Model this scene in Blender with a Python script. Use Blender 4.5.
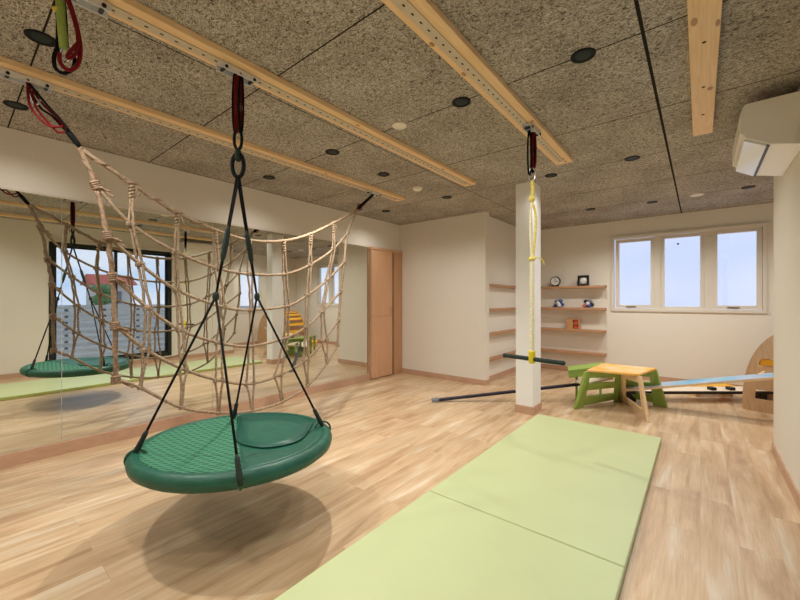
import bpy, bmesh, math, random
from mathutils import Vector, Matrix
random.seed(7)
S = bpy.context.scene
for o in list(bpy.data.objects): bpy.data.objects.remove(o)
COL = S.collection
# ------------------------------------------------------------ camera, sky, light, exposure
F_PX, CAM_H = 370.0, 1.2
YAW = math.radians(39.04)
cam_d = bpy.data.cameras.new('camera'); cam = bpy.data.objects.new('camera', cam_d); COL.objects.link(cam)
cam.location = (0, 0, CAM_H); cam.rotation_euler = (math.pi/2, 0, YAW)
cam_d.sensor_width = 36; cam_d.lens = 36*F_PX/800; cam_d.clip_start = .02; cam_d.clip_end = 500
S.camera = cam
S.view_settings.view_transform = 'Standard'; S.view_settings.look = 'None'
S.view_settings.gamma = 1; S.view_settings.use_curve_mapping = False
S.view_settings.exposure = 0.22
LAMP_W = 25.5
LAMP_COL = (1.0, .96, .89)
KEY = {(-2.39, 2.05): 4.6, (-2.42, .29): 2.8, (-3.38, .29): .55, (-3.38, 2.07): .55, (-3.40, 3.88): .7, (-1.15, 3.80): .45, (-.46, 3.79): 1.5, (-2.37, 3.82): 1.5, (-1.16, 5.56): 2.0, (-.47, 5.65): 1.9, (.41, 5.56): 1.3, (1.0, 5.0): 1.6, (-.46, .29): 1.3, (-.46, 2.04): 1.2}
S.cycles.use_denoising = True
S.cycles.max_bounces = 14; S.cycles.diffuse_bounces = 8; S.cycles.glossy_bounces = 6
S.cycles.transparent_max_bounces = 12
S.cycles.sample_clamp_indirect = 6
wd = bpy.data.worlds.new('sky'); S.world = wd; wd.use_nodes = True
wn, wl = wd.node_tree.nodes, wd.node_tree.links
wn.clear()
wo = wn.new('ShaderNodeOutputWorld'); wb = wn.new('ShaderNodeBackground')
wt = wn.new('ShaderNodeTexCoord'); wns = wn.new('ShaderNodeTexNoise'); wr = wn.new('ShaderNodeValToRGB')
wm = wn.new('ShaderNodeMapping'); wm.inputs['Scale'].default_value = (1.6, 1.6, 4)
wns.inputs['Scale'].default_value = 1.7; wns.inputs['Detail'].default_value = 5
wr.color_ramp.elements[0].position = .36; wr.color_ramp.elements[0].color = (.40, .60, .95, 1)
wr.color_ramp.elements[1].position = .54; wr.color_ramp.elements[1].color = (.80, .83, 1.0, 1)
wl.new(wt.outputs['Generated'], wm.inputs['Vector']); wl.new(wm.outputs['Vector'], wns.inputs['Vector'])
wl.new(wns.outputs['Fac'], wr.inputs['Fac'])
wsx = wn.new('ShaderNodeSeparateXYZ'); wl.new(wt.outputs['Generated'], wsx.inputs[0])
wmr = wn.new('ShaderNodeMapRange'); wmr.interpolation_type = 'SMOOTHSTEP'; wmr.inputs['From Min'].default_value = .0; wmr.inputs['From Max'].default_value = .5
wmr.inputs['To Min'].default_value = .12; wmr.inputs['To Max'].default_value = 1.0
wl.new(wsx.outputs['X'], wmr.inputs['Value'])
wmx = wn.new('ShaderNodeMix'); wmx.data_type = 'RGBA'; wmx.inputs[6].default_value = (.56, .62, .84, 1)
wl.new(wmr.outputs[0], wmx.inputs[0]); wl.new(wr.outputs['Color'], wmx.inputs[7]); wl.new(wmx.outputs[2], wb.inputs['Color'])
wb.inputs['Strength'].default_value = 1.15
wl.new(wb.outputs['Background'], wo.inputs['Surface'])

# ------------------------------------------------------------ where a pixel of the survey lands
def ray(px, py):
    u = (px-400)/F_PX; v = (300-py)/F_PX
    c, s = math.cos(YAW), math.sin(YAW)
    return Vector((c*u - s, s*u + c, v))
def atZ(px, py, z):
    r = ray(px, py); t = (z-CAM_H)/r.z; return Vector((r.x*t, r.y*t, z))
def atX(px, py, x):
    r = ray(px, py); t = x/r.x; return Vector((x, r.y*t, CAM_H+r.z*t))
def atY(px, py, y):
    r = ray(px, py); t = y/r.y; return Vector((r.x*t, y, CAM_H+r.z*t))

# ------------------------------------------------------------ materials
def srgb(c):
    return tuple(((v/255)/12.92 if v/255 <= .04045 else ((v/255+.055)/1.055)**2.4) for v in c)
def mat(name, c, rough=.6, metal=0, noise=0, scale=30, bump=0, spec=.5, c2=None, stretch=None, sheen=0):
    m = bpy.data.materials.new(name); m.use_nodes = True
    n, l = m.node_tree.nodes, m.node_tree.links; b = n['Principled BSDF']
    col = srgb(c); b.inputs['Base Color'].default_value = (*col, 1)
    b.inputs['Roughness'].default_value = rough; b.inputs['Metallic'].default_value = metal
    b.inputs['Specular IOR Level'].default_value = spec
    if sheen: b.inputs['Sheen Weight'].default_value = sheen
    if noise or c2 or bump:
        t = n.new('ShaderNodeTexCoord'); mp = n.new('ShaderNodeMapping'); nz = n.new('ShaderNodeTexNoise')
        nz.inputs['Scale'].default_value = scale; nz.inputs['Detail'].default_value = 4
        if stretch: mp.inputs['Scale'].default_value = stretch
        l.new(t.outputs['Object'], mp.inputs['Vector']); l.new(mp.outputs['Vector'], nz.inputs['Vector'])
        if noise or c2:
            r = n.new('ShaderNodeValToRGB')
            a = col if c2 else tuple(v*(1-noise) for v in col)
            z = srgb(c2) if c2 else tuple(min(1, v*(1+noise)) for v in col)
            r.color_ramp.elements[0].position = .32; r.color_ramp.elements[0].color = (*a, 1)
            r.color_ramp.elements[1].position = .68; r.color_ramp.elements[1].color = (*z, 1)
            l.new(nz.outputs['Fac'], r.inputs['Fac']); l.new(r.outputs['Color'], b.inputs['Base Color'])
        if bump:
            bp = n.new('ShaderNodeBump'); bp.inputs['Strength'].default_value = bump; bp.inputs['Distance'].default_value = .01
            l.new(nz.outputs['Fac'], bp.inputs['Height']); l.new(bp.outputs['Normal'], b.inputs['Normal'])
    return m
M = {}
M['wall'] = mat('wall_paper', (229, 224, 214), .9, noise=.03, scale=120, bump=.05)
M['white'] = mat('white_paint', (242, 242, 242), .5)
M['ac'] = mat('ac_plastic', (246, 242, 236), .35)
M['acflap'] = mat('ac_flap', (238, 240, 240), .12)
M['frame'] = mat('window_vinyl', (218, 212, 202), .4)
M['dark_frame'] = mat('dark_aluminium', (42, 46, 46), .4, metal=.4)
M['base'] = mat('baseboard_wood', (188, 150, 124), .5, c2=(202, 166, 140), scale=14, stretch=(1, 1, 12))
M['pine'] = mat('pine', (232, 194, 144), .5, c2=(242, 210, 164), scale=9, stretch=(9, .5, 9), bump=.05)
M['door'] = mat('door_wood', (206, 160, 124), .45, c2=(216, 172, 136), scale=6, stretch=(10, 10, .7))
M['doorframe'] = mat('door_frame_wood', (186, 142, 106), .45, c2=(198, 154, 118), scale=6, stretch=(10, 10, .7))
M['shelf'] = mat('shelf_wood', (172, 130, 96), .5, c2=(188, 146, 112), scale=10, stretch=(1, 1, 10))
M['railsteel'] = mat('perforated_rail_steel', (204, 190, 168), .5, metal=.1, noise=.05, scale=60)
M['steel'] = mat('galvanised_steel', (214, 215, 218), .45, metal=.15, noise=.08, scale=60)
M['chrome'] = mat('bright_steel', (214, 216, 216), .22, metal=1)
M['lampblack'] = mat('lamp_black', (12, 20, 20), .6, spec=.2)
M['black'] = mat('black_metal', (18, 20, 20), .4)
M['hole'] = mat('punched_hole', (28, 26, 24), .8)
M['blackrope'] = mat('black_rope', (11, 13, 13), .8, noise=.3, scale=200, spec=.2)
M['redrope'] = mat('red_rope', (108, 16, 24), .8, noise=.2, scale=200, spec=.2)
M['lime_strap'] = mat('lime_webbing', (150, 172, 84), .7, noise=.12, scale=150)
M['rope'] = mat('jute_rope', (128, 108, 86), .9, c2=(172, 150, 124), scale=70, bump=.5)
M['edgerope'] = mat('thick_jute_rope', (118, 96, 76), .9, c2=(158, 132, 108), scale=60, bump=.5)
M['yellowrope'] = mat('yellow_rope', (212, 190, 70), .7, c2=(236, 222, 130), scale=60)
M['creamrope'] = mat('cream_rope', (242, 238, 216), .75, c2=(228, 216, 166), scale=70)
M['yellowtape'] = mat('yellow_tape', (232, 208, 36), .5)
M['bar'] = mat('foam_grip', (24, 40, 34), .75, noise=.1, scale=90)
M['green'] = mat('green_cover', (18, 84, 66), .45, noise=.12, scale=13, bump=.7)
M['greendark'] = mat('green_satin', (22, 82, 68), .38, noise=.08, scale=7, bump=.25)
M['lime'] = mat('lime_lacquer', (142, 170, 78), .45, noise=.03, scale=9)
M['ply'] = mat('birch_ply', (222, 190, 146), .5, c2=(232, 204, 164), scale=8, stretch=(8, 8, 1))
M['plyedge'] = mat('plywood_panel', (196, 160, 122), .5, c2=(208, 174, 138), scale=8, stretch=(6, 1, 1))
M['yellow'] = mat('yellow_slat', (240, 178, 30), .45, noise=.04, scale=8)
M['navy'] = mat('navy_bar', (30, 32, 52), .45)
M['cream'] = mat('cream_board', (226, 212, 190), .5, noise=.03, scale=9)
M['woodbox'] = mat('wooden_box', (184, 136, 88), .5, c2=(200, 152, 104), scale=12, stretch=(1, 1, 8))
M['red'] = mat('red_paint', (206, 70, 48), .45)
M['blue'] = mat('blue_plastic', (60, 86, 150), .4)
M['greyp'] = mat('grey_plastic', (120, 124, 132), .5)
M['whitep'] = mat('white_plastic', (228, 228, 226), .4)
M['pink'] = mat('pink_plastic', (206, 110, 116), .45)
M['grey'] = mat('cord_grey', (120, 112, 104), .6)
M['fence'] = mat('fence_slats', (236, 239, 243), .6, noise=.05, scale=8)
M['ground'] = mat('outdoor_paving', (170, 168, 160), .9, noise=.08, scale=4)
M['roof'] = mat('red_roof', (206, 92, 74), .7, noise=.1, scale=6)
M['house'] = mat('house_plaster', (214, 206, 196), .8, noise=.04, scale=3)
M['leaf'] = mat('tree_leaf', (84, 128, 78), .8, noise=.3, scale=4)
M['bark'] = mat('tree_bark', (96, 78, 60), .9, noise=.2, scale=10)
M['detector'] = mat('detector_plastic', (236, 230, 214), .4)

def nodes(m): return m.node_tree.nodes, m.node_tree.links
# mirror glass
m = M['mirror'] = bpy.data.materials.new('mirror_glass'); m.use_nodes = True
b = m.node_tree.nodes['Principled BSDF']; b.inputs['Base Color'].default_value = (.80, .825, .78, 1); b.inputs['Metallic'].default_value = 1; b.inputs['Roughness'].default_value = 0
# window glass
def glass(name, tint):
    m = bpy.data.materials.new(name); m.use_nodes = True; n, l = nodes(m); n.clear()
    o = n.new('ShaderNodeOutputMaterial'); t = n.new('ShaderNodeBsdfTransparent'); t.inputs['Color'].default_value = (*tint, 1)
    g = n.new('ShaderNodeBsdfGlossy'); g.inputs['Roughness'].default_value = .02; mx = n.new('ShaderNodeMixShader'); mx.inputs['Fac'].default_value = .05
    l.new(t.outputs[0], mx.inputs[1]); l.new(g.outputs[0], mx.inputs[2]); l.new(mx.outputs[0], o.inputs['Surface']); return m
M['glass'] = glass('window_glass', (.97, .98, .98))
M['glassdoor'] = glass('terrace_glass', (.93, .96, .97))
# lamp lens
m = M['lens'] = bpy.data.materials.new('lamp_lens'); m.use_nodes = True
b = m.node_tree.nodes['Principled BSDF']; b.inputs['Base Color'].default_value = (.010, .022, .022, 1); b.inputs['Specular IOR Level'].default_value = .25; b.inputs['Roughness'].default_value = .5
# floor planks
def floor_mat():
    m = bpy.data.materials.new('oak_vinyl_planks'); m.use_nodes = True; n, l = nodes(m); b = n['Principled BSDF']
    t = n.new('ShaderNodeTexCoord')
    rot = n.new('ShaderNodeMapping'); rot.inputs['Rotation'].default_value = (0, 0, math.pi/2)
    l.new(t.outputs['Object'], rot.inputs['Vector'])
    br = n.new('ShaderNodeTexBrick'); br.offset = .37
    br.inputs['Scale'].default_value = 1; br.inputs['Brick Width'].default_value = 1.22; br.inputs['Row Height'].default_value = .15
    br.inputs['Mortar Size'].default_value = .0014; br.inputs['Mortar Smooth'].default_value = .3; br.inputs['Bias'].default_value = 0
    br.inputs['Color1'].default_value = (0, 0, 0, 1); br.inputs['Color2'].default_value = (1, 1, 1, 1); br.inputs['Mortar'].default_value = (.3, .3, .3, 1)
    l.new(rot.outputs['Vector'], br.inputs['Vector'])
    # each plank shifts the grain
    add = n.new('ShaderNodeVectorMath'); add.operation = 'MULTIPLY_ADD'
    l.new(br.outputs['Color'], add.inputs[0]); add.inputs[1].default_value = (3.1, 7.7, 2.3); l.new(t.outputs['Object'], add.inputs[2])
    def nz(scale, st, det=5, dist=0):
        mp = n.new('ShaderNodeMapping'); mp.inputs['Scale'].default_value = st
        z = n.new('ShaderNodeTexNoise'); z.inputs['Scale'].default_value = scale; z.inputs['Detail'].default_value = det; z.inputs['Distortion'].default_value = dist
        l.new(add.outputs[0], mp.inputs['Vector']); l.new(mp.outputs['Vector'], z.inputs['Vector']); return z
    g1 = nz(3.6, (3.4, .40, 1), 8, .9); g2 = nz(30, (4, .22, 1), 6); g3 = nz(1.3, (2.2, .9, 1), 3)
    r1 = n.new('ShaderNodeValToRGB')
    e = r1.color_ramp.elements
    e[0].position = .30; e[0].color = (*srgb((182, 150, 116)), 1); e[1].position = .74; e[1].color = (*srgb((222, 206, 182)), 1)
    k = e.new(.46); k.color = (*srgb((204, 174, 138)), 1); k = e.new(.58); k.color = (*srgb((211, 185, 150)), 1)
    l.new(g1.outputs['Fac'], r1.inputs['Fac'])
    r3 = n.new('ShaderNodeValToRGB'); r3.color_ramp.elements[0].position = .35; r3.color_ramp.elements[0].color = (.84, .81, .78, 1)
    r3.color_ramp.elements[1].position = .68; r3.color_ramp.elements[1].color = (1.08, 1.10, 1.13, 1); l.new(g3.outputs['Fac'], r3.inputs['Fac'])
    mx = n.new('ShaderNodeMix'); mx.data_type = 'RGBA'; mx.blend_type = 'MULTIPLY'; mx.inputs[0].default_value = 1
    l.new(r1.outputs['Color'], mx.inputs[6]); l.new(r3.outputs['Color'], mx.inputs[7])
    r2 = n.new('ShaderNodeValToRGB'); r2.color_ramp.elements[0].position = .36; r2.color_ramp.elements[0].color = (.90, .86, .82, 1); r2.color_ramp.elements[1].position = .55; r2.color_ramp.elements[1].color = (1, 1, 1, 1)
    l.new(g2.outputs['Fac'], r2.inputs['Fac'])
    mx2 = n.new('ShaderNodeMix'); mx2.data_type = 'RGBA'; mx2.blend_type = 'MULTIPLY'; mx2.inputs[0].default_value = .8
    l.new(mx.outputs[2], mx2.inputs[6]); l.new(r2.outputs['Color'], mx2.inputs[7])
    mx3 = n.new('ShaderNodeMix'); mx3.data_type = 'RGBA'; mx3.blend_type = 'MIX'
    ms = n.new('ShaderNodeMath'); ms.operation = 'MULTIPLY'; ms.inputs[1].default_value = .22
    l.new(br.outputs['Fac'], ms.inputs[0]); l.new(ms.outputs[0], mx3.inputs[0]); l.new(mx2.outputs[2], mx3.inputs[6]); mx3.inputs[7].default_value = (*srgb((150, 116, 84)), 1)
    l.new(mx3.outputs[2], b.inputs['Base Color'])
    b.inputs['Roughness'].default_value = .34; b.inputs['Specular IOR Level'].default_value = .45
    bp = n.new('ShaderNodeBump'); bp.inputs['Strength'].default_value = .06; bp.inputs['Distance'].default_value = .004
    l.new(g2.outputs['Fac'], bp.inputs['Height']); l.new(bp.outputs['Normal'], b.inputs['Normal'])
    return m
M['floor'] = floor_mat()
SEAM_Y0, SEAM_DY = .29, .875
def ceil_mat():
    m = bpy.data.materials.new('cement_wood_wool_board'); m.use_nodes = True; n, l = nodes(m); b = n['Principled BSDF']
    t = n.new('ShaderNodeTexCoord')
    def nz(scale, st=(1, 1, 1), det=3, dist=0):
        mp = n.new('ShaderNodeMapping'); mp.inputs['Scale'].default_value = st
        z = n.new('ShaderNodeTexNoise'); z.inputs['Scale'].default_value = scale; z.inputs['Detail'].default_value = det; z.inputs['Distortion'].default_value = dist
        l.new(t.outputs['Object'], mp.inputs['Vector']); l.new(mp.outputs['Vector'], z.inputs['Vector']); return z
    a = nz(62, (1, 1.5, 1), 3, 1.6); c = nz(2.4, det=4); d = nz(150, det=2)
    r = n.new('ShaderNodeValToRGB'); e = r.color_ramp.elements
    e[0].position = .34; e[0].color = (*srgb((84, 78, 70)), 1); e[1].position = .66; e[1].color = (*srgb((208, 203, 195)), 1)
    k = e.new(.47); k.color = (*srgb((160, 153, 142)), 1)
    l.new(a.outputs['Fac'], r.inputs['Fac'])
    r2 = n.new('ShaderNodeValToRGB'); r2.color_ramp.elements[0].position = .3; r2.color_ramp.elements[0].color = (.80, .79, .78, 1); r2.color_ramp.elements[1].position = .7; r2.color_ramp.elements[1].color = (1.1, 1.1, 1.1, 1)
    l.new(c.outputs['Fac'], r2.inputs['Fac'])
    mx = n.new('ShaderNodeMix'); mx.data_type = 'RGBA'; mx.blend_type = 'MULTIPLY'; mx.inputs[0].default_value = 1
    l.new(r.outputs['Color'], mx.inputs[6]); l.new(r2.outputs['Color'], mx.inputs[7])
    # board joints
    sp = n.new('ShaderNodeSeparateXYZ'); l.new(t.outputs['Object'], sp.inputs[0])
    def math_(op, a, b2=None, v=None):
        q = n.new('ShaderNodeMath'); q.operation = op; l.new(a, q.inputs[0])
        if b2 is not None: l.new(b2, q.inputs[1])
        if v is not None: q.inputs[1].default_value = v
        return q.outputs[0]
    def line(sock, off, per, w):
        q = math_('ADD', sock, v=-off + per*40.5); q = math_('MODULO', q, v=per); q = math_('SUBTRACT', q, v=per/2); q = math_('ABSOLUTE', q); return math_('LESS_THAN', q, v=w/2)
    l1 = line(sp.outputs['Y'], SEAM_Y0, SEAM_DY, .008)
    l2 = line(sp.outputs['X'], -2.03, 1.82, .007)
    l3 = line(sp.outputs['X'], -.205, 100, .014)
    mxx = math_('MAXIMUM', math_('MAXIMUM', l1, l2), l3)
    mx2 = n.new('ShaderNodeMix'); mx2.data_type = 'RGBA'; l.new(mxx, mx2.inputs[0]); l.new(mx.outputs[2], mx2.inputs[6]); mx2.inputs[7].default_value = (*srgb((38, 33, 28)), 1)
    l.new(mx2.outputs[2], b.inputs['Base Color']); b.inputs['Roughness'].default_value = .95; b.inputs['Specular IOR Level'].default_value = .15
    bp = n.new('ShaderNodeBump'); bp.inputs['Strength'].default_value = .5; bp.inputs['Distance'].default_value = .004
    l.new(a.outputs['Fac'], bp.inputs['Height']); l.new(bp.outputs['Normal'], b.inputs['Normal'])
    return m
M['ceiling'] = ceil_mat()
def mat_mat():
    m = mat('mat_vinyl', (190, 200, 150), .42, noise=.02, scale=3, bump=.04, spec=.4); return m
M['mat'] = mat_mat()
M['matside'] = mat('mat_side_vinyl', (176, 186, 106), .5)
def weave_mat():
    m = bpy.data.materials.new('green_woven_net'); m.use_nodes = True; n, l = nodes(m); b = n['Principled BSDF']
    t = n.new('ShaderNodeTexCoord'); 
    def wave(rz):
        mp = n.new('ShaderNodeMapping'); mp.inputs['Rotation'].default_value = (0, 0, rz)
        w = n.new('ShaderNodeTexWave'); w.inputs['Scale'].default_value = 9; w.inputs['Distortion'].default_value = .6; w.inputs['Detail'].default_value = 1
        l.new(t.outputs['Object'], mp.inputs['Vector']); l.new(mp.outputs['Vector'], w.inputs['Vector']); return w
    w1, w2 = wave(.25), wave(.25+1.2)
    q = n.new('ShaderNodeMath'); q.operation = 'MAXIMUM'; l.new(w1.outputs['Fac'], q.inputs[0]); l.new(w2.outputs['Fac'], q.inputs[1])
    r = n.new('ShaderNodeValToRGB'); r.color_ramp.elements[0].position = .45; r.color_ramp.elements[0].color = (*srgb((16, 78, 58)), 1); r.color_ramp.elements[1].position = .95; r.color_ramp.elements[1].color = (*srgb((52, 128, 94)), 1)
    l.new(q.outputs[0], r.inputs['Fac']); l.new(r.outputs['Color'], b.inputs['Base Color']); b.inputs['Roughness'].default_value = .6
    bp = n.new('ShaderNodeBump'); bp.inputs['Strength'].default_value = .8; bp.inputs['Distance'].default_value = .006
    l.new(q.outputs[0], bp.inputs['Height']); l.new(bp.outputs['Normal'], b.inputs['Normal']); return m
M['weave'] = weave_mat()
def paint_mat(name, cols, scale):
    m = bpy.data.materials.new(name); m.use_nodes = True; n, l = nodes(m); b = n['Principled BSDF']
    t = n.new('ShaderNodeTexCoord'); z = n.new('ShaderNodeTexNoise'); z.inputs['Scale'].default_value = scale; z.inputs['Detail'].default_value = 2
    l.new(t.outputs['Object'], z.inputs['Vector']); r = n.new('ShaderNodeValToRGB'); e = r.color_ramp.elements
    e[0].position = .3; e[0].color = (*srgb(cols[0]), 1); e[1].position = .7; e[1].color = (*srgb(cols[-1]), 1)
    for i, c in enumerate(cols[1:-1]): k = e.new(.3+.4*(i+1)/(len(cols)-1)); k.color = (*srgb(c), 1)
    l.new(z.outputs['Fac'], r.inputs['Fac']); l.new(r.outputs['Color'], b.inputs['Base Color']); b.inputs['Roughness'].default_value = .35; return m
M['skyboard'] = paint_mat('sky_painted_board', [(70, 140, 190), (104, 172, 206), (160, 182, 206), (190, 180, 196)], 2.6)
M['orangetop'] = paint_mat('orange_painted_top', [(240, 168, 40), (246, 184, 70), (236, 196, 140), (232, 206, 170)], 8)

# ------------------------------------------------------------ mesh kit
class MB:
    def __init__(s): s.bm = bmesh.new()
    def box(s, a, b_, T=None):
        x0, y0, z0 = a; x1, y1, z1 = b_
        v = [Vector(p) for p in ((x0,y0,z0),(x1,y0,z0),(x1,y1,z0),(x0,y1,z0),(x0,y0,z1),(x1,y0,z1),(x1,y1,z1),(x0,y1,z1))]
        if T: v = [T @ p for p in v]
        v = [s.bm.verts.new(p) for p in v]
        for f in ((0,3,2,1),(4,5,6,7),(0,1,5,4),(1,2,6,5),(2,3,7,6),(3,0,4,7)): s.bm.faces.new([v[i] for i in f])
        return s
    def tube(s, pts, r, seg=8, closed=False, cap=True):
        pts = [Vector(p) for p in pts]; n = len(pts); rad = r if isinstance(r, (list, tuple)) else [r]*n
        rings = []; up = None
        for i, p in enumerate(pts):
            a = pts[(i-1) % n] if (closed or i) else p; b_ = pts[(i+1) % n] if (closed or i < n-1) else p
            t = (b_-a).normalized()
            if up is None:
                up = t.orthogonal().normalized()
            up = (up - t*up.dot(t))
            if up.length < 1e-5: up = t.orthogonal()
            up.normalize(); w = t.cross(up)
            rings.append([s.bm.verts.new(p + (up*math.cos(2*math.pi*k/seg) + w*math.sin(2*math.pi*k/seg))*rad[i]) for k in range(seg)])
        m_ = n if closed else n-1
        for i in range(m_):
            A, B = rings[i], rings[(i+1) % n]
            for k in range(seg): s.bm.faces.new((A[k], A[(k+1) % seg], B[(k+1) % seg], B[k]))
        if cap and not closed:
            s.bm.faces.new(rings[0][::-1]); s.bm.faces.new(rings[-1])
        return s
    def lathe(s, prof, seg=40, T=None, close=False):
        rings = []
        for (r, z) in prof:
            if r < 1e-6:
                p = Vector((0, 0, z)); rings.append([s.bm.verts.new(T @ p if T else p)])
            else:
                rr = []
                for k in range(seg):
                    p = Vector((r*math.cos(2*math.pi*k/seg), r*math.sin(2*math.pi*k/seg), z)); rr.append(s.bm.verts.new(T @ p if T else p))
                rings.append(rr)
        pairs = list(zip(rings, rings[1:])) + ([(rings[-1], rings[0])] if close else [])
        for A, B in pairs:
            for k in range(seg):
                a = [A[0]] if len(A) == 1 else [A[k], A[(k+1) % seg]]
                c = [B[0]] if len(B) == 1 else [B[(k+1) % seg], B[k]]
                if len(a)+len(c) >= 3: s.bm.faces.new(a+c)
        return s
    def prism(s, poly, vec, T=None):
        vec = Vector(vec); a = [Vector(p) for p in poly]; c = [p+vec for p in a]
        if T: a = [T @ p for p in a]; c = [T @ p for p in c]
        A = [s.bm.verts.new(p) for p in a]; B = [s.bm.verts.new(p) for p in c]
        s.bm.faces.new(A[::-1]); s.bm.faces.new(B); n = len(A)
        for i in range(n): s.bm.faces.new((A[i], A[(i+1) % n], B[(i+1) % n], B[i]))
        return s
    def ball(s, c, r, sub=2, sc=(1, 1, 1)):
        q = bmesh.ops.create_icosphere(s.bm, subdivisions=sub, radius=r)
        for v in q['verts']: v.co = Vector((v.co.x*sc[0], v.co.y*sc[1], v.co.z*sc[2])) + Vector(c)
        return s
    def build(s, name, m, parent=None, smooth=None, bevel=0, origin=None):
        bmesh.ops.recalc_face_normals(s.bm, faces=s.bm.faces)
        me = bpy.data.meshes.new(name); s.bm.to_mesh(me); s.bm.free()
        me.materials.append(M[m] if isinstance(m, str) else m)
        o = bpy.data.objects.new(name, me); COL.objects.link(o)
        if origin is not None:
            me.transform(Matrix.Translation(-Vector(origin))); o.location = origin
        if smooth:
            for p in me.polygons: p.use_smooth = True
            if smooth != True: me.set_sharp_from_angle(angle=math.radians(smooth))
        if bevel:
            b = o.modifiers.new('bevel', 'BEVEL'); b.width = bevel; b.segments = 2; b.limit_method = 'ANGLE'; b.angle_limit = math.radians(40)
        if parent:
            o.parent = parent
            # parts are drawn in world space: undo the parent's offset
            o.matrix_parent_inverse = parent.matrix_basis.inverted()
        return o
def tag(o, label, cat, group=None):
    o['label'] = label; o['category'] = cat
    if group: o['group'] = group
    return o
def thing(name, loc, label, cat, group=None):
    o = bpy.data.objects.new(name, None); COL.objects.link(o); o.location = loc; o.empty_display_size = .05
    return tag(o, label, cat, group)
def struct(o):
    o['kind'] = 'structure'; return o
def sbox(name, a, b_, m, parent=None, bevel=0):
    o = MB().box(a, b_).build(name, m, parent, bevel=bevel)
    return o if parent else struct(o)
def smooth_path(pts, n=6, closed=False):
    pts = [Vector(p) for p in pts]; out = []; N = len(pts)
    for i in range(N if closed else N-1):
        if closed: p0, p1, p2, p3 = pts[(i-1) % N], pts[i], pts[(i+1) % N], pts[(i+2) % N]
        else: p0, p1, p2, p3 = pts[max(i-1, 0)], pts[i], pts[i+1], pts[min(i+2, N-1)]
        for k in range(n):
            t = k/n
            out.append(.5*((2*p1) + (p2-p0)*t + (2*p0-5*p1+4*p2-p3)*t*t + (3*p1-p0-3*p2+p3)*t**3))
    if not closed: out.append(pts[-1])
    return out
def oval(c, rx, rz, axis, n=24):
    # a loop in the vertical plane that holds the unit vector axis
    a = Vector(axis).normalized()
    return [Vector(c) + a*(rx*math.cos(2*math.pi*k/n)) + Vector((0, 0, rz*math.sin(2*math.pi*k/n))) for k in range(n)]

# ------------------------------------------------------------ the room
H = 2.44
XL, XR, YD, YB, YF = -3.875, 0.45, 4.78, 6.65, -1.4
XC, XREC = -2.335, -2.42        # outer corner of the closet block, its recessed shelf wall
YN, XR2 = 4.12, 1.66           # end of the near right wall, far right wall
struct(MB().prism([(XL-.15, YF-.15, -.08), (XR+.12, YF-.15, -.08), (XR+.12, YN-.12, -.08), (XR2+.12, YN-.12, -.08), (XR2+.12, YB+.15, -.08), (XL-.15, YB+.15, -.08)], (0, 0, .08)).build('floor', 'floor'))
struct(MB().prism([(XL-.15, YF-.15, H), (XR+.12, YF-.15, H), (XR+.12, YN-.12, H), (XR2+.12, YN-.12, H), (XR2+.12, YB+.15, H), (XL-.15, YB+.15, H)], (0, 0, .08)).build('ceiling', 'ceiling'))
sbox('wall_left', (XL-.12, YF, 0), (XL, YD+.02, H), 'wall')
sbox('wall_door', (XL-.12, YD, 0), (XC, YD+.12, H), 'wall')
sbox('wall_alcove', (XREC-.12, YD+.12, 0), (XREC, YB, H), 'wall')
sbox('wall_front', (XL-.12, YF-.12, 0), (XR+.12, YF, H), 'wall')
# back wall with its window hole
WX0, WX1, WZ0, WZ1 = -1.066, .64, 1.055, 2.165
w = MB()
w.box((XREC-.12, YB, 0), (WX0, YB+.12, H)).box((WX1, YB, 0), (XR2+.12, YB+.12, H)).box((WX0, YB, 0), (WX1, YB+.12, WZ0)).box((WX0, YB, WZ1), (WX1, YB+.12, H))
struct(w.build('wall_back', 'wall'))
# near right wall with the terrace window
TY0, TY1, TZ0, TZ1 = 1.07, 2.86, .10, 2.16
w = MB()
w.box((XR, YF, 0), (XR+.12, TY0, H)).box((XR, TY1, 0), (XR+.12, YN, H)).box((XR, TY0, 0), (XR+.12, TY1, TZ0)).box((XR, TY0, TZ1), (XR+.12, TY1, H))
struct(w.build('wall_right', 'wall'))
sbox('wall_return', (XR+.12, YN-.12, 0), (XR2+.12, YN, H), 'wall')
SY0, SY1, SZ0, SZ1 = 4.86, 5.52, .85, 1.97
w = MB()
w.box((XR2, YN, 0), (XR2+.12, SY0, H)).box((XR2, SY1, 0), (XR2+.12, YB, H)).box((XR2, SY0, 0), (XR2+.12, SY1, SZ0)).box((XR2, SY0, SZ1), (XR2+.12, SY1, H))
struct(w.build('wall_far_right', 'wall'))
# baseboards
BH, BT = .075, .010
sbox('baseboard_door', (XL, YD-BT, 0), (XC+BT, YD, BH), 'base')
sbox('baseboard_alcove', (XREC, YD+.12, 0), (XREC+BT, YB, BH), 'base')
sbox('baseboard_corner', (XC, YD, 0), (XC+BT, YD+.12, BH), 'base')
sbox('baseboard_back', (XREC+BT, YB-BT, 0), (XR2, YB, BH), 'base')
sbox('baseboard_right', (XR-BT, YF, 0), (XR, YN, BH), 'base')
sbox('baseboard_end', (XR-BT, YN, 0), (XR2, YN+BT, BH), 'base')
sbox('baseboard_far_right', (XR2-BT, YN+BT, 0), (XR2, YB-BT, BH), 'base')
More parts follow.
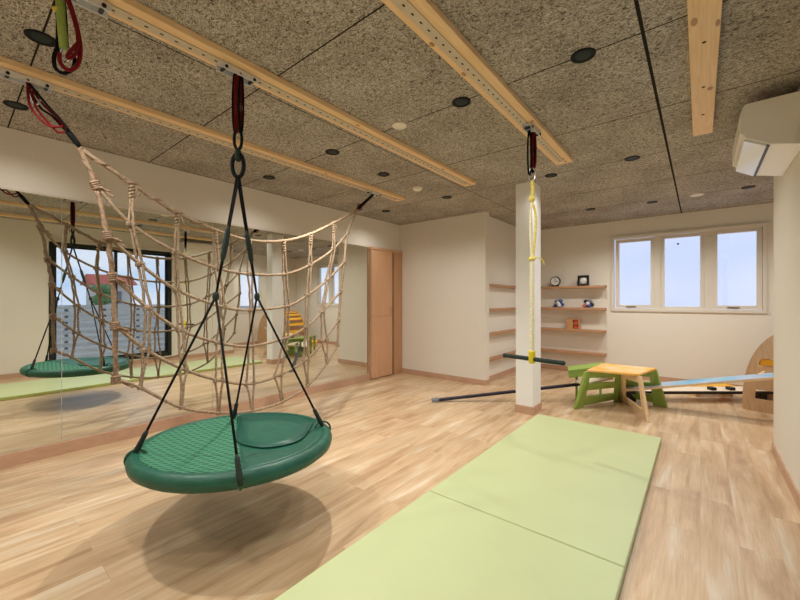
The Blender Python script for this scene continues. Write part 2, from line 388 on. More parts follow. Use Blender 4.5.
# mirror plinth and mirrors
sbox('baseboard_mirror', (XL, YF, 0), (XL+.03, 4.03, .095), 'base')
sbox('trim_mirror', (XL, YF, 1.995), (XL+.012, 4.03, 2.01), 'frame')
mlabels = ['wall mirror panel at the left edge of the photo', 'wall mirror panel reflecting the dark-framed window behind the cargo net',
           'wall mirror panel reflecting the white pillar', 'wall mirror panel beside the wooden sliding door']
for i in range(4):
    y0 = -.57 + 1.15*i
    mo = MB().box((XL, y0+.002, .095), (XL+.008, y0+1.148, 1.995)).build('wall_mirror', 'mirror')
    tag(mo, mlabels[i], 'mirror', 'mirror panels along the left wall')
# sliding door in the corner
dr = struct(bpy.data.objects.new('door_1', None)); COL.objects.link(dr); dr.location = (XL+.06, 4.28, 0)
MB().box((XL+.012, 4.035, .012), (XL+.045, 4.53, 1.965)).build('door_leaf', 'door', dr, bevel=.003)
d_ = MB()
d_.box((XL+.044, 4.035, .945), (XL+.047, 4.53, .957)).build('door_groove', 'doorframe', dr)
MB().box((XL+.044, 4.03, .012), (XL+.050, 4.047, 1.965)).build('door_edge_strip', 'doorframe', dr)
MB().box((XL+.044, 4.48, .96), (XL+.049, 4.505, 1.10)).build('door_pull', 'doorframe', dr)
MB().box((XL, 4.53, 0), (XL+.012, 4.58, 1.99)).build('door_gap', 'hole', dr)
MB().box((XL, 4.57, 0), (XL+.05, 4.777, 1.99)).build('door_jamb', 'doorframe', dr, bevel=.002)
MB().box((XL, 4.03, 1.965), (XL+.055, 4.777, 2.0)).build('door_head_rail', 'door', dr)
# pillar
PX0, PX1, PY0, PY1 = -1.535, -1.352, 3.86, 4.11
pl = sbox('pillar', (PX0, PY0, .0), (PX1, PY1, H), 'white', bevel=.004)
pl['label'] = 'square white pillar standing between floor and ceiling'
MB().box((PX0-.008, PY0-.008, 0), (PX1+.008, PY1+.008, .085)).build('pillar_base', 'base', pl)

# back window: casing, three sashes
wi = struct(bpy.data.objects.new('window_1', None)); COL.objects.link(wi); wi.location = (-.2, YB, WZ0)
def ring_box(mb, x0, x1, z0, z1, y0, y1, t):
    mb.box((x0, y0, z0), (x0+t, y1, z1)).box((x1-t, y0, z0), (x1, y1, z1)).box((x0+t, y0, z0), (x1-t, y1, z0+t)).box((x0+t, y0, z1-t), (x1-t, y1, z1)); return mb
ring_box(MB(), WX0-.03, WX1+.03, WZ0-.03, WZ1+.03, YB-.02, YB+.06, .045).build('casing', 'frame', wi, bevel=.003)
MB().box((WX0-.04, YB-.035, WZ1-.005), (WX1+.04, YB+.0, WZ1+.03)).build('head_casing', 'frame', wi, bevel=.003)
panes = [(-.983, -.575, 1.125, 2.09, 'casement'), (-.405, .0, 1.105, 2.10, 'fixed'), (.185, .572, 1.125, 2.10, 'casement')]
for (x0, x1, z0, z1, k) in panes:
    t = .05 if k == 'casement' else .045
    fr = ring_box(MB(), x0-t, x1+t, z0-t, z1+t, YB+(.0 if k == 'casement' else .02), YB+.06, t).build('sash', 'frame', wi, bevel=.003)
    MB().box((x0, YB+.035, z0), (x1, YB+.041, z1)).build('pane', 'glass', fr)
    if k == 'casement':
        MB().box((x0+.10, YB-.018, z0-.035), (x0+.22, YB+.0, z0-.018)).build('handle', 'grey', fr)
for (x0, x1) in ((-.525, -.45), (.045, .135)):
    MB().box((x0, YB+.005, WZ0), (x1, YB+.06, WZ1)).build('mullion', 'frame', wi)
st = MB().box((-.26, YB+.030, 2.0), (-.235, YB+.0345, 2.022)).build('sticker', 'black', wi)
# terrace window in the near right wall, seen in the mirror
tw = struct(bpy.data.objects.new('window_2', None)); COL.objects.link(tw); tw.location = (XR, 1.96, TZ0)
def ring_y(mb, y0, y1, z0, z1, x0, x1, t):
    mb.box((x0, y0, z0), (x1, y0+t, z1)).box((x0, y1-t, z0), (x1, y1, z1)).box((x0, y0+t, z0), (x1, y1-t, z0+t)).box((x0, y0+t, z1-t), (x1, y1-t, z1)); return mb
ring_y(MB(), TY0, TY1, TZ0, TZ1, XR-.012, XR+.10, .06).build('outer_frame', 'dark_frame', tw, bevel=.003)
for (y0, y1, x) in ((TY0+.05, 1.985, XR+.02), (1.94, TY1-.05, XR+.05)):
    f = ring_y(MB(), y0, y1, TZ0+.05, TZ1-.05, x, x+.03, .045).build('sliding_sash', 'dark_frame', tw)
    MB().box((x+.012, y0+.045, TZ0+.095), (x+.018, y1-.045, TZ1-.095)).build('pane', 'glassdoor', f)
MB().box((XR-.03, TY0-.05, TZ1-.01), (XR, TY1+.05, TZ1+.05)).build('head_casing', 'frame', tw)
fw = struct(bpy.data.objects.new('window_3', None)); COL.objects.link(fw); fw.location = (XR2, 5.2, SZ0)
ring_y(MB(), SY0, SY1, SZ0, SZ1, XR2-.012, XR2+.08, .05).build('frame', 'frame', fw, bevel=.003)
MB().box((XR2+.03, SY0+.05, SZ0+.05), (XR2+.036, SY1-.05, SZ1-.05)).build('pane', 'glass', fw)

# ------------------------------------------------------------ ceiling: beams, downlights, detectors
BZ = H-.034
def beam(xc, wd, y0, y1, rail, label, knots):
    t = thing('ceiling_beam', (xc, (y0+y1)/2, BZ), label, 'beam', 'pine boards along the ceiling')
    MB().box((xc-wd/2, y0, BZ), (xc+wd/2, y1, H)).build('board', 'pine', t, bevel=.004)
    if rail:
        # a flat perforated channel let into the board: two lips, web and a row of slots
        r = MB(); xo = xc-.008
        r.box((xo-.026, y0, BZ-.006), (xo+.026, y1-.08, BZ))
        rl = r.build('rail', 'railsteel', t)
        h = MB(); y = y1-.12
        while y > max(y0, .2):
            h.box((xo-.0035, y-.007, BZ-.0075), (xo+.0035, y+.007, BZ-.0055)); y -= .06
        ho = h.build('slot', 'hole', rl); ho['kind'] = 'stuff'
    for (kx, ky, a, b_) in knots:
        T = Matrix.Translation((xc+kx, ky, BZ-.0008)) @ Matrix.Diagonal((a, b_, 1, 1))
        MB().lathe([(0, -.0006), (1, -.0006), (1, .001), (0, .001)], 14, T).build('knot', 'shelf', t)
    for sy in (y1-.05, y1-.13) if rail else (y1-.38, y1-.78, y1-1.25):
        T = Matrix.Translation((xc+(.022 if rail else .0), sy, BZ))
        MB().lathe([(0, -.002), (.0075, -.002), (.0085, .002), (0, .002)], 12, T).build('bolt', 'hole' , t)
    return t
BX = (-2.82, -1.88, -.93, .015)
beam(BX[0], .135, YF, 3.50, True, 'long pine ceiling beam nearest the mirror, carrying the cargo net', [(.045, 2.3, .010, .02)])
beam(BX[1], .135, YF, 3.50, True, 'long pine ceiling beam carrying the green nest swing', [(.04, 2.9, .012, .02), (.045, 1.8, .009, .015)])
beam(BX[2], .140, YF, 3.46, True, 'long pine ceiling beam carrying the yellow rope trapeze bar', [(-.05, 1.75, .010, .02), (.05, 2.5, .010, .014), (-.052, 1.45, .010, .018)])
beam(BX[3], .112, YF, 3.49, False, 'pine ceiling board without a rail beside the air conditioner', [(.03, 2.75, .013, .022), (-.035, 2.05, .012, .03), (.045, 2.12, .008, .025), (-.01, 1.75, .02, .03)])

lamps = [
 ((-2.42, .29), 'black recessed downlight at top left, between the strap bundle and the net beam'),
 ((-3.38, .29), 'black recessed downlight at far left, between the net beam and the mirror wall'),
 ((-.46, 2.04), 'largest-looking black recessed downlight, right of the trapeze beam on the nearest full ceiling joint'),
 ((-1.16, 2.04), 'black recessed downlight just left of the trapeze beam'),
 ((-2.39, 2.05), 'black recessed downlight between the net beam and the nest swing beam, nearer one'),
 ((-3.38, 2.07), 'black recessed downlight near the wall above the middle of the cargo net'),
 ((-2.42, 2.73), 'black surface-mounted ceiling disc above the far end of the cargo net'),
 ((-.46, 3.79), 'black recessed downlight right of the pillar, near the end of the pine board'),
 ((-1.15, 3.80), 'black recessed downlight beside the pillar top'),
 ((-2.37, 3.82), 'black recessed downlight beyond the beam ends left of the pillar'),
 ((-3.40, 3.88), 'black recessed downlight near the wooden door corner'),
 ((-1.16, 5.56), 'black recessed downlight in front of the back shelves'),
 ((-.47, 5.65), 'black recessed downlight in front of the left pane of the back window'),
 ((.41, 5.56), 'black recessed downlight below the air conditioner, in front of the right window pane'),
]
def downlight(x, y, label, first=[None]):
    if first[0] is None:
        t = thing('downlight', (0, 0, H), label, 'ceiling light', 'black downlights')
        MB().lathe([(.034, -.002), (.050, -.007), (.057, -.006), (.059, 0), (.034, 0)], 28).build('trim_ring', 'lampblack', t, smooth=30)
        MB().lathe([(0, -.0045), (.036, -.0035), (.036, 0), (0, 0)], 20).build('lens', 'lens', t, smooth=30)
        for c in t.children: c.matrix_parent_inverse = Matrix.Identity(4)
        t.location = (x, y, H); first[0] = t
    else:
        s = first[0]; t = s.copy(); COL.objects.link(t); t.location = (x, y, H); t['label'] = label
        for c in s.children:
            k = c.copy(); COL.objects.link(k); k.parent = t
    return t
LIT = []
for (p, lab) in lamps:
    downlight(p[0], p[1], lab); LIT.append(p)
LIT += [(-1.16, .29), (-.46, .29), (-2.42, -.9), (-1.16, -.9), (1.0, 5.0)]
for i, (x, y) in enumerate(LIT):
    if (x, y) == (-2.42, 2.73): continue
    ld = bpy.data.lights.new('downlight_lamp', 'SPOT'); ld.energy = LAMP_W*KEY.get((x, y), 1.0); ld.color = LAMP_COL
    ld.spot_size = math.radians(150); ld.spot_blend = 1.0; ld.shadow_soft_size = .035
    lo = bpy.data.objects.new('downlight_lamp', ld); COL.objects.link(lo); lo.location = (x, y, H-.022)
for (p, r, lab) in (((-1.66, 2.04), .052, 'flat white smoke detector between the two middle beams'),
                 ((-2.43, 3.30), .058, 'cream round smoke detector beyond the far end of the cargo net'),
                 ((-.03, 5.60), .065, 'flat white ceiling disc near the back window')):
    t = thing('smoke_detector', (p[0], p[1], H), lab, 'smoke detector')
    T = Matrix.Translation((p[0], p[1], H))
    MB().lathe([(0, -.030 if 'cream' in lab else -.012), (r*.55, -.030 if 'cream' in lab else -.012), (r*.9, -.018 if 'cream' in lab else -.008), (r, -.004), (r, 0), (0, 0)], 28, T).build('cover', 'detector', t, smooth=35)
    MB().lathe([(r*.3, -.032 if 'cream' in lab else -.0135), (r*.4, -.032 if 'cream' in lab else -.0135), (r*.4, -.010), (r*.3, -.010)], 24, T, close=True).build('sensor_ring', 'whitep', t)

# ------------------------------------------------------------ air conditioner
ac = thing('air_conditioner', (.32, 3.3, 2.08), 'white wall-mounted air conditioner high on the right wall with its flap open', 'air conditioner')
AY0, AY1, AX0 = 3.0, 3.70, .195
prof = [(XR, 2.365), (AX0+.015, 2.365), (AX0, 2.345), (AX0, 2.20), (AX0+.015, 2.160), (AX0+.115, 2.10), (XR, 2.065)]
MB().prism([(x, AY0, z) for x, z in prof], (0, AY1-AY0, 0)).build('body', 'ac', ac, bevel=.005)
MB().prism([(AX0+.001, AY0-.002, 2.340), (AX0-.009, AY0-.002, 2.31), (AX0-.009, AY0-.002, 2.20), (AX0+.001, AY0-.002, 2.185)], (0, AY1-AY0+.004, 0)).build('front_panel', 'ac', ac, bevel=.002)
MB().prism([(AX0+.013, AY0+.012, 2.158), (AX0+.009, AY0+.012, 2.150), (AX0+.103, AY0+.012, 2.094), (AX0+.107, AY0+.012, 2.102)], (0, AY1-AY0-.03, 0)).build('flap', 'acflap', ac)
MB().prism([(AX0+.106, AY0+.012, 2.112), (AX0+.106, AY0+.012, 2.098), (AX0+.118, AY0+.012, 2.093), (AX0+.118, AY0+.012, 2.11)], (0, AY1-AY0-.03, 0)).build('outlet_gap', 'black', ac)
MB().tube(smooth_path([(XR-.01, AY0-.004, 2.20), (XR-.015, AY0-.02, 2.13), (XR-.008, AY0-.03, 2.02), (XR-.012, AY0-.02, 1.9), (XR-.006, AY0-.02, 1.84)]), .006, 8).build('power_cord', 'grey', ac, smooth=True)
# wall socket beside it

# ------------------------------------------------------------ shelves and what stands on them
SHZ = (1.43, 1.075, .72, .355)
nth = ['topmost', 'second', 'third', 'lowest']
has = ['holding the round clock and the black frame', 'holding the two small toys', 'holding the wooden box', 'which is empty']
YS = YB-.16
for i, z in enumerate(SHZ):
    o = MB().box((XREC+.11, YS, z-.038), (-1.154, YB, z)).build('wall_shelf', 'shelf', bevel=.003)
    tag(o, f'{nth[i]} wooden shelf on the back wall, {has[i]}', 'shelf', 'shelves on the back wall')
    o = MB().box((XREC, YD+.125, z-.038), (XREC+.088, YB, z)).build('wall_shelf', 'shelf', bevel=.003)
    tag(o, f'{nth[i]} empty wooden shelf left of the pillar in the alcove', 'shelf', 'shelves in the alcove')
def onback(px): return atY(px, 300, YB-.09).x
x = onback(555.5); z = SHZ[0]
t = thing('round_clock', (x, YB-.09, z), 'round white-faced clock with a dark rim on the top back shelf', 'clock')
T = Matrix.Translation((x, YB-.09, z+.088)) @ Matrix.Rotation(math.pi/2, 4, 'X')
MB().lathe([(.070, -.02), (.080, -.02), (.084, 0), (.080, .025), (.070, .028)], 32, T, close=True).build('rim', 'black', t, smooth=35)
MB().lathe([(0, -.018), (.074, -.018), (.074, .022), (0, .022)], 32, T).build('face', 'whitep', t)
MB().box((x-.004, YB-.118, z+.085), (x+.004, YB-.113, z+.145), None).box((x-.004, YB-.118, z+.080), (x+.045, YB-.113, z+.088)).build('hand', 'greyp', t)
MB().box((x-.055, YB-.11, z), (x+.055, YB-.07, z+.016)).build('foot', 'black', t, bevel=.003)
x = onback(583.5)
t = thing('display_frame', (x, YB-.09, z), 'square black display frame with a round grey disc on the top back shelf', 'frame')
ring_box(MB(), x-.085, x+.085, z, z+.17, YB-.115, YB-.085, .028).build('surround', 'black', t, bevel=.003)
MB().box((x-.06, YB-.095, z+.025), (x+.06, YB-.088, z+.145)).build('backing', 'greyp', t)
T = Matrix.Translation((x, YB-.10, z+.085)) @ Matrix.Rotation(math.pi/2, 4, 'X')
MB().lathe([(0, .012), (.03, .010), (.05, 0), (.05, -.004), (0, -.004)], 28, T).build('disc', 'whitep', t, smooth=35)
def ballcluster(px, label, cols):
    x = onback(px); z = SHZ[1]
    t = thing('ball_toy', (x, YB-.09, z), label, 'toy', 'small toys on the second back shelf')
    pts = [(-.045, 0, .035, .035), (.02, -.02, .033, .033), (.055, .01, .05, .034), (-.03, .0, .10, .036), (.03, .005, .105, .036), (0, -.03, .07, .03)]
    for (dx, dy, dz, r), c in zip(pts, cols):
        MB().ball((x+dx, YB-.09+dy, z+dz), r).build('ball', c, t, smooth=True)
    MB().tube([(x-.03, YB-.09, z+.10), (x+.02, YB-.09, z+.04)], .01, 8).tube([(x+.03, YB-.085, z+.105), (x-.045, YB-.09, z+.035)], .01, 8).build('link', 'black', t)
ballcluster(558.5, 'blue and white ball toy, left one on the second back shelf', ['blue', 'whitep', 'blue', 'greyp', 'blue', 'whitep'])
ballcluster(588, 'dark blue ball toy with a pink ball, right one on the second back shelf', ['pink', 'blue', 'navy', 'navy', 'greyp', 'whitep'])
x = onback(573.5); z = SHZ[2]
t = thing('wooden_box', (x, YB-.09, z), 'small wooden box with red pieces in its front on the third back shelf', 'box')
bx = MB(); y0, y1 = YB-.15, YB-.03
bx.box((x-.10, y0, z), (x+.10, y1, z+.014)).box((x-.10, y0, z+.155), (x+.10, y1, z+.17)).box((x-.10, y0, z+.014), (x-.086, y1, z+.155)).box((x+.086, y0, z+.014), (x+.10, y1, z+.155)).box((x-.086, y1-.02, z+.014), (x+.086, y1, z+.155)).box((x-.086, y0, z+.08), (x+.086, y1-.02, z+.092)).box((x-.086, y0+.002, z+.014), (x+.004, y1-.02, z+.08)).box((x-.086, y0+.002, z+.092), (x+.004, y1-.02, z+.155))
bx.build('case', 'woodbox', t)
for dz in (.016, .094): MB().box((x+.02, y0+.004, z+dz), (x+.075, y0+.08, z+dz+.045)).build('block', 'red', t, bevel=.003)

# ------------------------------------------------------------ mats
for (y0, y1, lab) in ((1.868, 3.815, 'far lime green folding gym mat on the floor beside the pillar'), (-.12, 1.862, 'near lime green gym mat at the bottom of the photo')):
    t = thing('gym_mat', (-.765, (y0+y1)/2, 0), lab, 'mat', 'gym mats')
    MB().box((-1.285, y0, .004), (-.254, y1, .040)).build('cover', 'mat', t, bevel=.006)
    MB().box((-1.2865, y0+.006, .006), (-1.282, y1-.006, .036)).build('side_band', 'matside', t)
    MB().box((-1.282, y0+.003, 0), (-.257, y1-.003, .006)).build('underside', 'matside', t)

# ------------------------------------------------------------ brackets, straps and carabiners
def bracket(x, y, label):
    z1 = BZ-.006
    t = thing('suspension_bracket', (x-.008, y, z1), label, 'bracket', 'steel brackets under the ceiling beams')
    xo = x-.008
    MB().box((xo-.030, y-.10, z1-.030), (xo-.024, y+.10, z1)).box((xo+.024, y-.10, z1-.030), (xo+.030, y+.10, z1)).box((xo-.024, y-.10, z1-.006), (xo+.024, y+.10, z1)).build('channel', 'steel', t)
    for dy in (-.075, .075):
        MB().tube([(xo-.036, y+dy, z1-.019), (xo+.036, y+dy, z1-.019)], .008, 10).build('bolt', 'black', t)
    MB().tube([(xo-.030, y, z1-.02), (xo+.030, y, z1-.02)], .006, 10).build('pin', 'chrome', t)
    return Vector((xo, y, z1-.02))
def cara(mb, c, axis, rx, rz, r): return mb.tube(oval(c, rx, rz, axis), r, 8, closed=True)
def strand(pts, r, nm, m, par, seg=8, n=6): return MB().tube(smooth_path(pts, n), r, seg).build(nm, m, par, smooth=True)
R3 = Vector((math.cos(YAW), math.sin(YAW), 0))

# ------------------------------------------------------------ nest swing
NC = Vector((-1.98, 1.028, 0)); NZ = .425; NR = .475
pin = bracket(BX[1], .975, 'steel bracket under the ceiling beam holding the green nest swing')
sw = thing('nest_swing', (NC.x, NC.y, NZ-.05), 'round green nest swing hanging by black ropes from the ceiling beam', 'swing')
Tn = Matrix.Translation((NC.x, NC.y, NZ)) @ Matrix.Rotation(math.radians(-1.5), 4, Vector((.777, .63, 0)))
rimp = [(NR-.030, .010), (NR-.012, .022), (NR+.006, .022), (NR+.024, .010), (NR+.032, -.012), (NR+.026, -.040), (NR+.004, -.058), (NR-.025, -.056), (NR-.04, -.03)]
MB().lathe(rimp, 72, Tn, close=True).build('rim_sleeve', 'green', sw, smooth=True)
fb = Vector((.92, -.44, 0)).normalized()          # the seam runs from the back clip to the front clip
a0 = math.atan2(fb.y, fb.x)
def half_seat(sgn, prof):
    bm = MB(); n = 36; rows = []
    for (r, z) in prof:
        rows.append([bm.bm.verts.new(Tn @ Vector((r*math.cos(a0+sgn*math.pi*k/n), r*math.sin(a0+sgn*math.pi*k/n), z))) for k in range(n+1)])
    c = bm.bm.verts.new(Tn @ Vector((0, 0, prof[0][1])))
    for k in range(n): bm.bm.faces.new((c, rows[0][k], rows[0][k+1]))
    for A, B in zip(rows, rows[1:]):
        for k in range(n): bm.bm.faces.new((A[k], B[k], B[k+1], A[k+1]))
    return bm
def solid(o, t):
    m = o.modifiers.new('thickness', 'SOLIDIFY'); m.thickness = t; m.offset = 0; return o
solid(half_seat(-1, [(.06, -.014), (.2, -.010), (.34, -.001), (NR-.05, .009), (NR-.022, .014)]).build('woven_seat', 'weave', sw, smooth=True), .010)
solid(half_seat(1, [(.06, -.014), (.2, -.010), (.34, -.001), (NR-.05, .009), (NR-.022, .014)]).build('fabric_seat', 'green', sw, smooth=True), .010)
# stitched crescent panel on the far half
cres = []
for k in range(17): th = a0 + math.pi*.985 + (1.80-math.pi*.985)*k/16; cres.append((NR-.03)*Vector((math.cos(th), math.sin(th), 0)))
inner = smooth_path([cres[16], *[atZ(px_, py_, NZ)-Vector((NC.x, NC.y, NZ)) for px_, py_ in ((301, 441.5), (273, 448.5), (250, 446), (236.5, 438))], cres[0]], 5)
cres = cres + [Vector((p.x, p.y, 0)) for p in inner[1:-1]]
bmc = MB(); cc = sum(cres, Vector())/len(cres); cz = lambda p: .014 - .026*(1-min(1, p.length/(NR-.03))**2)
vv = [bmc.bm.verts.new(Tn @ (p+Vector((0, 0, cz(p)+.007)))) for p in cres]; mid_ = [bmc.bm.verts.new(Tn @ (p.lerp(cc, .5)+Vector((0, 0, cz(p.lerp(cc, .5))-.006)))) for p in cres]; ctr = bmc.bm.verts.new(Tn @ (cc+Vector((0, 0, cz(cc)-.012))))
for k in range(len(vv)):
    k2 = (k+1) % len(vv); bmc.bm.faces.new((vv[k], vv[k2], mid_[k2], mid_[k])); bmc.bm.faces.new((mid_[k], mid_[k2], ctr))
solid(bmc.build('slack_panel', 'greendark', sw, smooth=True), .006)
MB().tube([Tn @ (p+Vector((0, 0, cz(p)+.010))) for p in cres], .0032, 6, closed=True).build('piping', 'greendark', sw, smooth=True)
ringc = atX(236.5, 165, BX[1]-.008); ringc.x = pin.x; ringc.y = pin.y
zr = ringc.z
# red and black sling folded over the pin
zs = pin.z
for k, (dx, m) in enumerate(((-.016, 'blackrope'), (-.006, 'redrope'), (.006, 'redrope'), (.017, 'blackrope'))):
    c = pin + R3*dx
    MB().tube(oval((c.x, c.y, (zs+zs-.29)/2), .011, .155, Vector((.3, 1, 0)), 20), .0055, 7, closed=True).build('sling', m, sw, smooth=True)
cz = zs-.29
cara(MB(), (pin.x, pin.y, cz-.045), R3, .020, .055, .008).build('carabiner', 'lampblack', sw, smooth=True)
T = Matrix.Translation((pin.x, pin.y, cz-.13))
MB().lathe([(0, .035), (.012, .033), (.017, .015), (.017, -.012), (.011, -.03), (0, -.033)], 16, T).build('swivel', 'bar', sw, smooth=True)
cara(MB(), (pin.x, pin.y, zr), R3, .030, .062, .011).build('ring', 'lampblack', sw, smooth=True)
rb = Vector((pin.x, pin.y, zr-.056))
att = {'left': atZ(136, 452, NZ+.03), 'front': atZ(240.5, 484, NZ+.0), 'back': atZ(234, 417, NZ+.02), 'right': atZ(322, 425, NZ+.02)}
for a, (e1, e2, spx) in (('l', ('left', 'front', (213.5, 297))), ('r', ('back', 'right', (256, 298)))):
    ez = [att[e1], att[e2]]
    mid = (ez[0]+ez[1])/2
    # the fork hangs on the straight line from ring to the middle of the two ends
    dirp = mid-rb
    best = min((abs((lambda p: 400+F_PX*(p.x*math.cos(YAW)+p.y*math.sin(YAW))/(-p.x*math.sin(YAW)+p.y*math.cos(YAW)))(rb+dirp*f)-spx[0]) +
                abs((lambda p: 300-F_PX*(p.z-CAM_H)/(-p.x*math.sin(YAW)+p.y*math.cos(YAW)))(rb+dirp*f)-spx[1]), f) for f in [k/100 for k in range(20, 80)])
    fk = rb + dirp*best[1]
    adj = rb + dirp*best[1]*.57
    off = R3*.006
    MB().tube([rb-off, adj-off*.6, fk], .0055, 8).tube([rb+off, adj+off*.6, fk], .0055, 8).build('upper_rope', 'blackrope', sw, smooth=True)
    MB().tube([adj-dirp.normalized()*.09, adj-dirp.normalized()*.06, adj, adj+dirp.normalized()*.07, adj+dirp.normalized()*.10], [.007, .014, .016, .013, .006], 10).build('rope_adjuster', 'bar', sw, smooth=True)
    MB().ball(fk, .016, 2, (1, 1, 1.6)).build('fork_knot', 'bar', sw, smooth=True)
    for e, nm in ((ez[0], e1), (ez[1], e2)):
        MB().tube([fk, e], .0062, 8).build('lower_rope', 'blackrope', sw, smooth=True)
        d = (fk-e).normalized()
        MB().tube([e-d*.01, e+d*.02, e+d*.07, e+d*.10, e+d*.12], [.009, .014, .012, .012, .006], 10).build('rim_clip', 'bar', sw, smooth=True)
        # webbing loop round the rim
        rad = (Vector((e.x, e.y, 0))-Vector((NC.x, NC.y, 0))).normalized()
        c = Vector((NC.x, NC.y, NZ-.006)) + rad*(NR-.012)
        lp = [c + rad*(.047*math.cos(2*math.pi*k/20)) + Vector((0, 0, .047*math.sin(2*math.pi*k/20))) for k in range(20)]
        MB().tube(lp, .006, 8, closed=True).build('rim_loop', 'green', sw, smooth=True)

# ------------------------------------------------------------ strap bundle at the top left
pin2 = bracket(BX[1], .33, 'steel bracket on the nest swing beam beside the lime strap bundle')
sx = BX[1]-.008
sb = thing('strap_bundle', (sx, .29, 2.36), 'coiled red and black sling with a lime strap hanging at the top left', 'strap')
def q(px, py, dx=0): p = atX(px, py, sx); p.x += dx; return p
MB().tube([q(60, -6), q(60.5, 12), q(62, 28), q(64, 49)], .0155, 6).build('lime_strap', 'lime_strap', sb, smooth=True)
MB().tube([q(53, 9), q(58, 9), q(64, 10)], .009, 8).build('buckle', 'yellowrope', sb, smooth=True)
MB().tube(smooth_path([q(66, -5, .01), q(72, 12, .01), q(77, 30, .01), q(80, 50, .01), q(77, 66, .01), q(68, 71, .01), q(60, 64, .01), q(59, 54, .01)], 6), .0072, 8).build('red_cord', 'redrope', sb, smooth=True)
MB().tube(smooth_path([q(63, -5, .022), q(70, 14, .022), q(76, 36, .022), q(76, 52, .022), q(70, 60, .022), q(66, 58, .022), q(77, 45, .022)], 6), .0062, 8).build('red_cord', 'redrope', sb, smooth=True)
MB().tube(smooth_path([q(57, 0, -.01), q(58.5, 20, -.01), q(58, 44, -.01), q(54.5, 56, -.01), q(56, 67, -.01), q(64, 72, -.01), q(73, 68, -.01), q(75, 57, -.01), q(68, 47, -.01), q(66, 20, -.01), q(64, -4, -.01)], 6), .0068, 8).build('black_cord', 'blackrope', sb, smooth=True)
MB().tube(oval(q(65, 55, .0), .020, .028, R3), .005, 8, closed=True).build('carabiner', 'chrome', sb, smooth=True)
MB().tube([q(60, -4), pin2 + Vector((0, 0, 0))], .006, 8).build('hanger', 'blackrope', sb, smooth=True)

# ------------------------------------------------------------ cargo net
NX = BX[0]-.008
pa = bracket(BX[0], .285, 'steel bracket at far left holding the near end of the cargo net')
pb = bracket(BX[0], 3.02, 'steel bracket holding the far end of the cargo net near the door')
cn = thing('cargo_net', (NX, 1.6, .34), 'beige rope cargo net hung between two brackets in front of the mirror', 'net')
def nx(px, py): return atX(px, py, NX)
G = [
 [(80,148),(96,184),(107,235),(113,276),(115,325),(116,379)],
 [(133,183),(131,224),(141,264),(148,308),(147,350),(141,388)],
 [(178,213),(175,252),(178,290),(181,330),(183,369),(180,407)],
 [(215,230),(217,268),(222,307),(220,343),(218,380),(219,413)],
 [(250,240),(251,274),(252,310),(250,346),(251,384),(252,411)],
 [(283,241),(285,274),(287,306),(287,338),(279,376),(283,402)],
 [(310,234),(310,265),(308,295),(306,327),(306,360),(308,386)],
 [(333,223),(333,249),(328,280),(322,312),(324,340),(326,363)],
 [(356,211),(348,233),(343,262),(342,291),(339,320),(337,345)]]
N = [[nx(*p) + Vector((random.uniform(-.02, .02), 0, 0)) for p in col] for col in G]
for r in range(6):
    pts = [N[v][r] for v in range(9)]
    sm = smooth_path(pts, 6)
    for p in sm: p.x += random.uniform(-.002, .002)
    MB().tube(sm, .0130 if r == 0 else .0112, 9).build('border_rope' if r in (0, 5) else 'cross_rope', 'rope', cn, smooth=True)
    if r == 0:   # a second strand wraps the top rope towards the near anchor
        tw2 = [p + Vector((.014*math.cos(i*.9), 0, .014*math.sin(i*.9))) for i, p in enumerate(smooth_path(pts[:4], 14))]
        MB().tube(tw2, .008, 7).build('wrapping_strand', 'edgerope', cn, smooth=True)
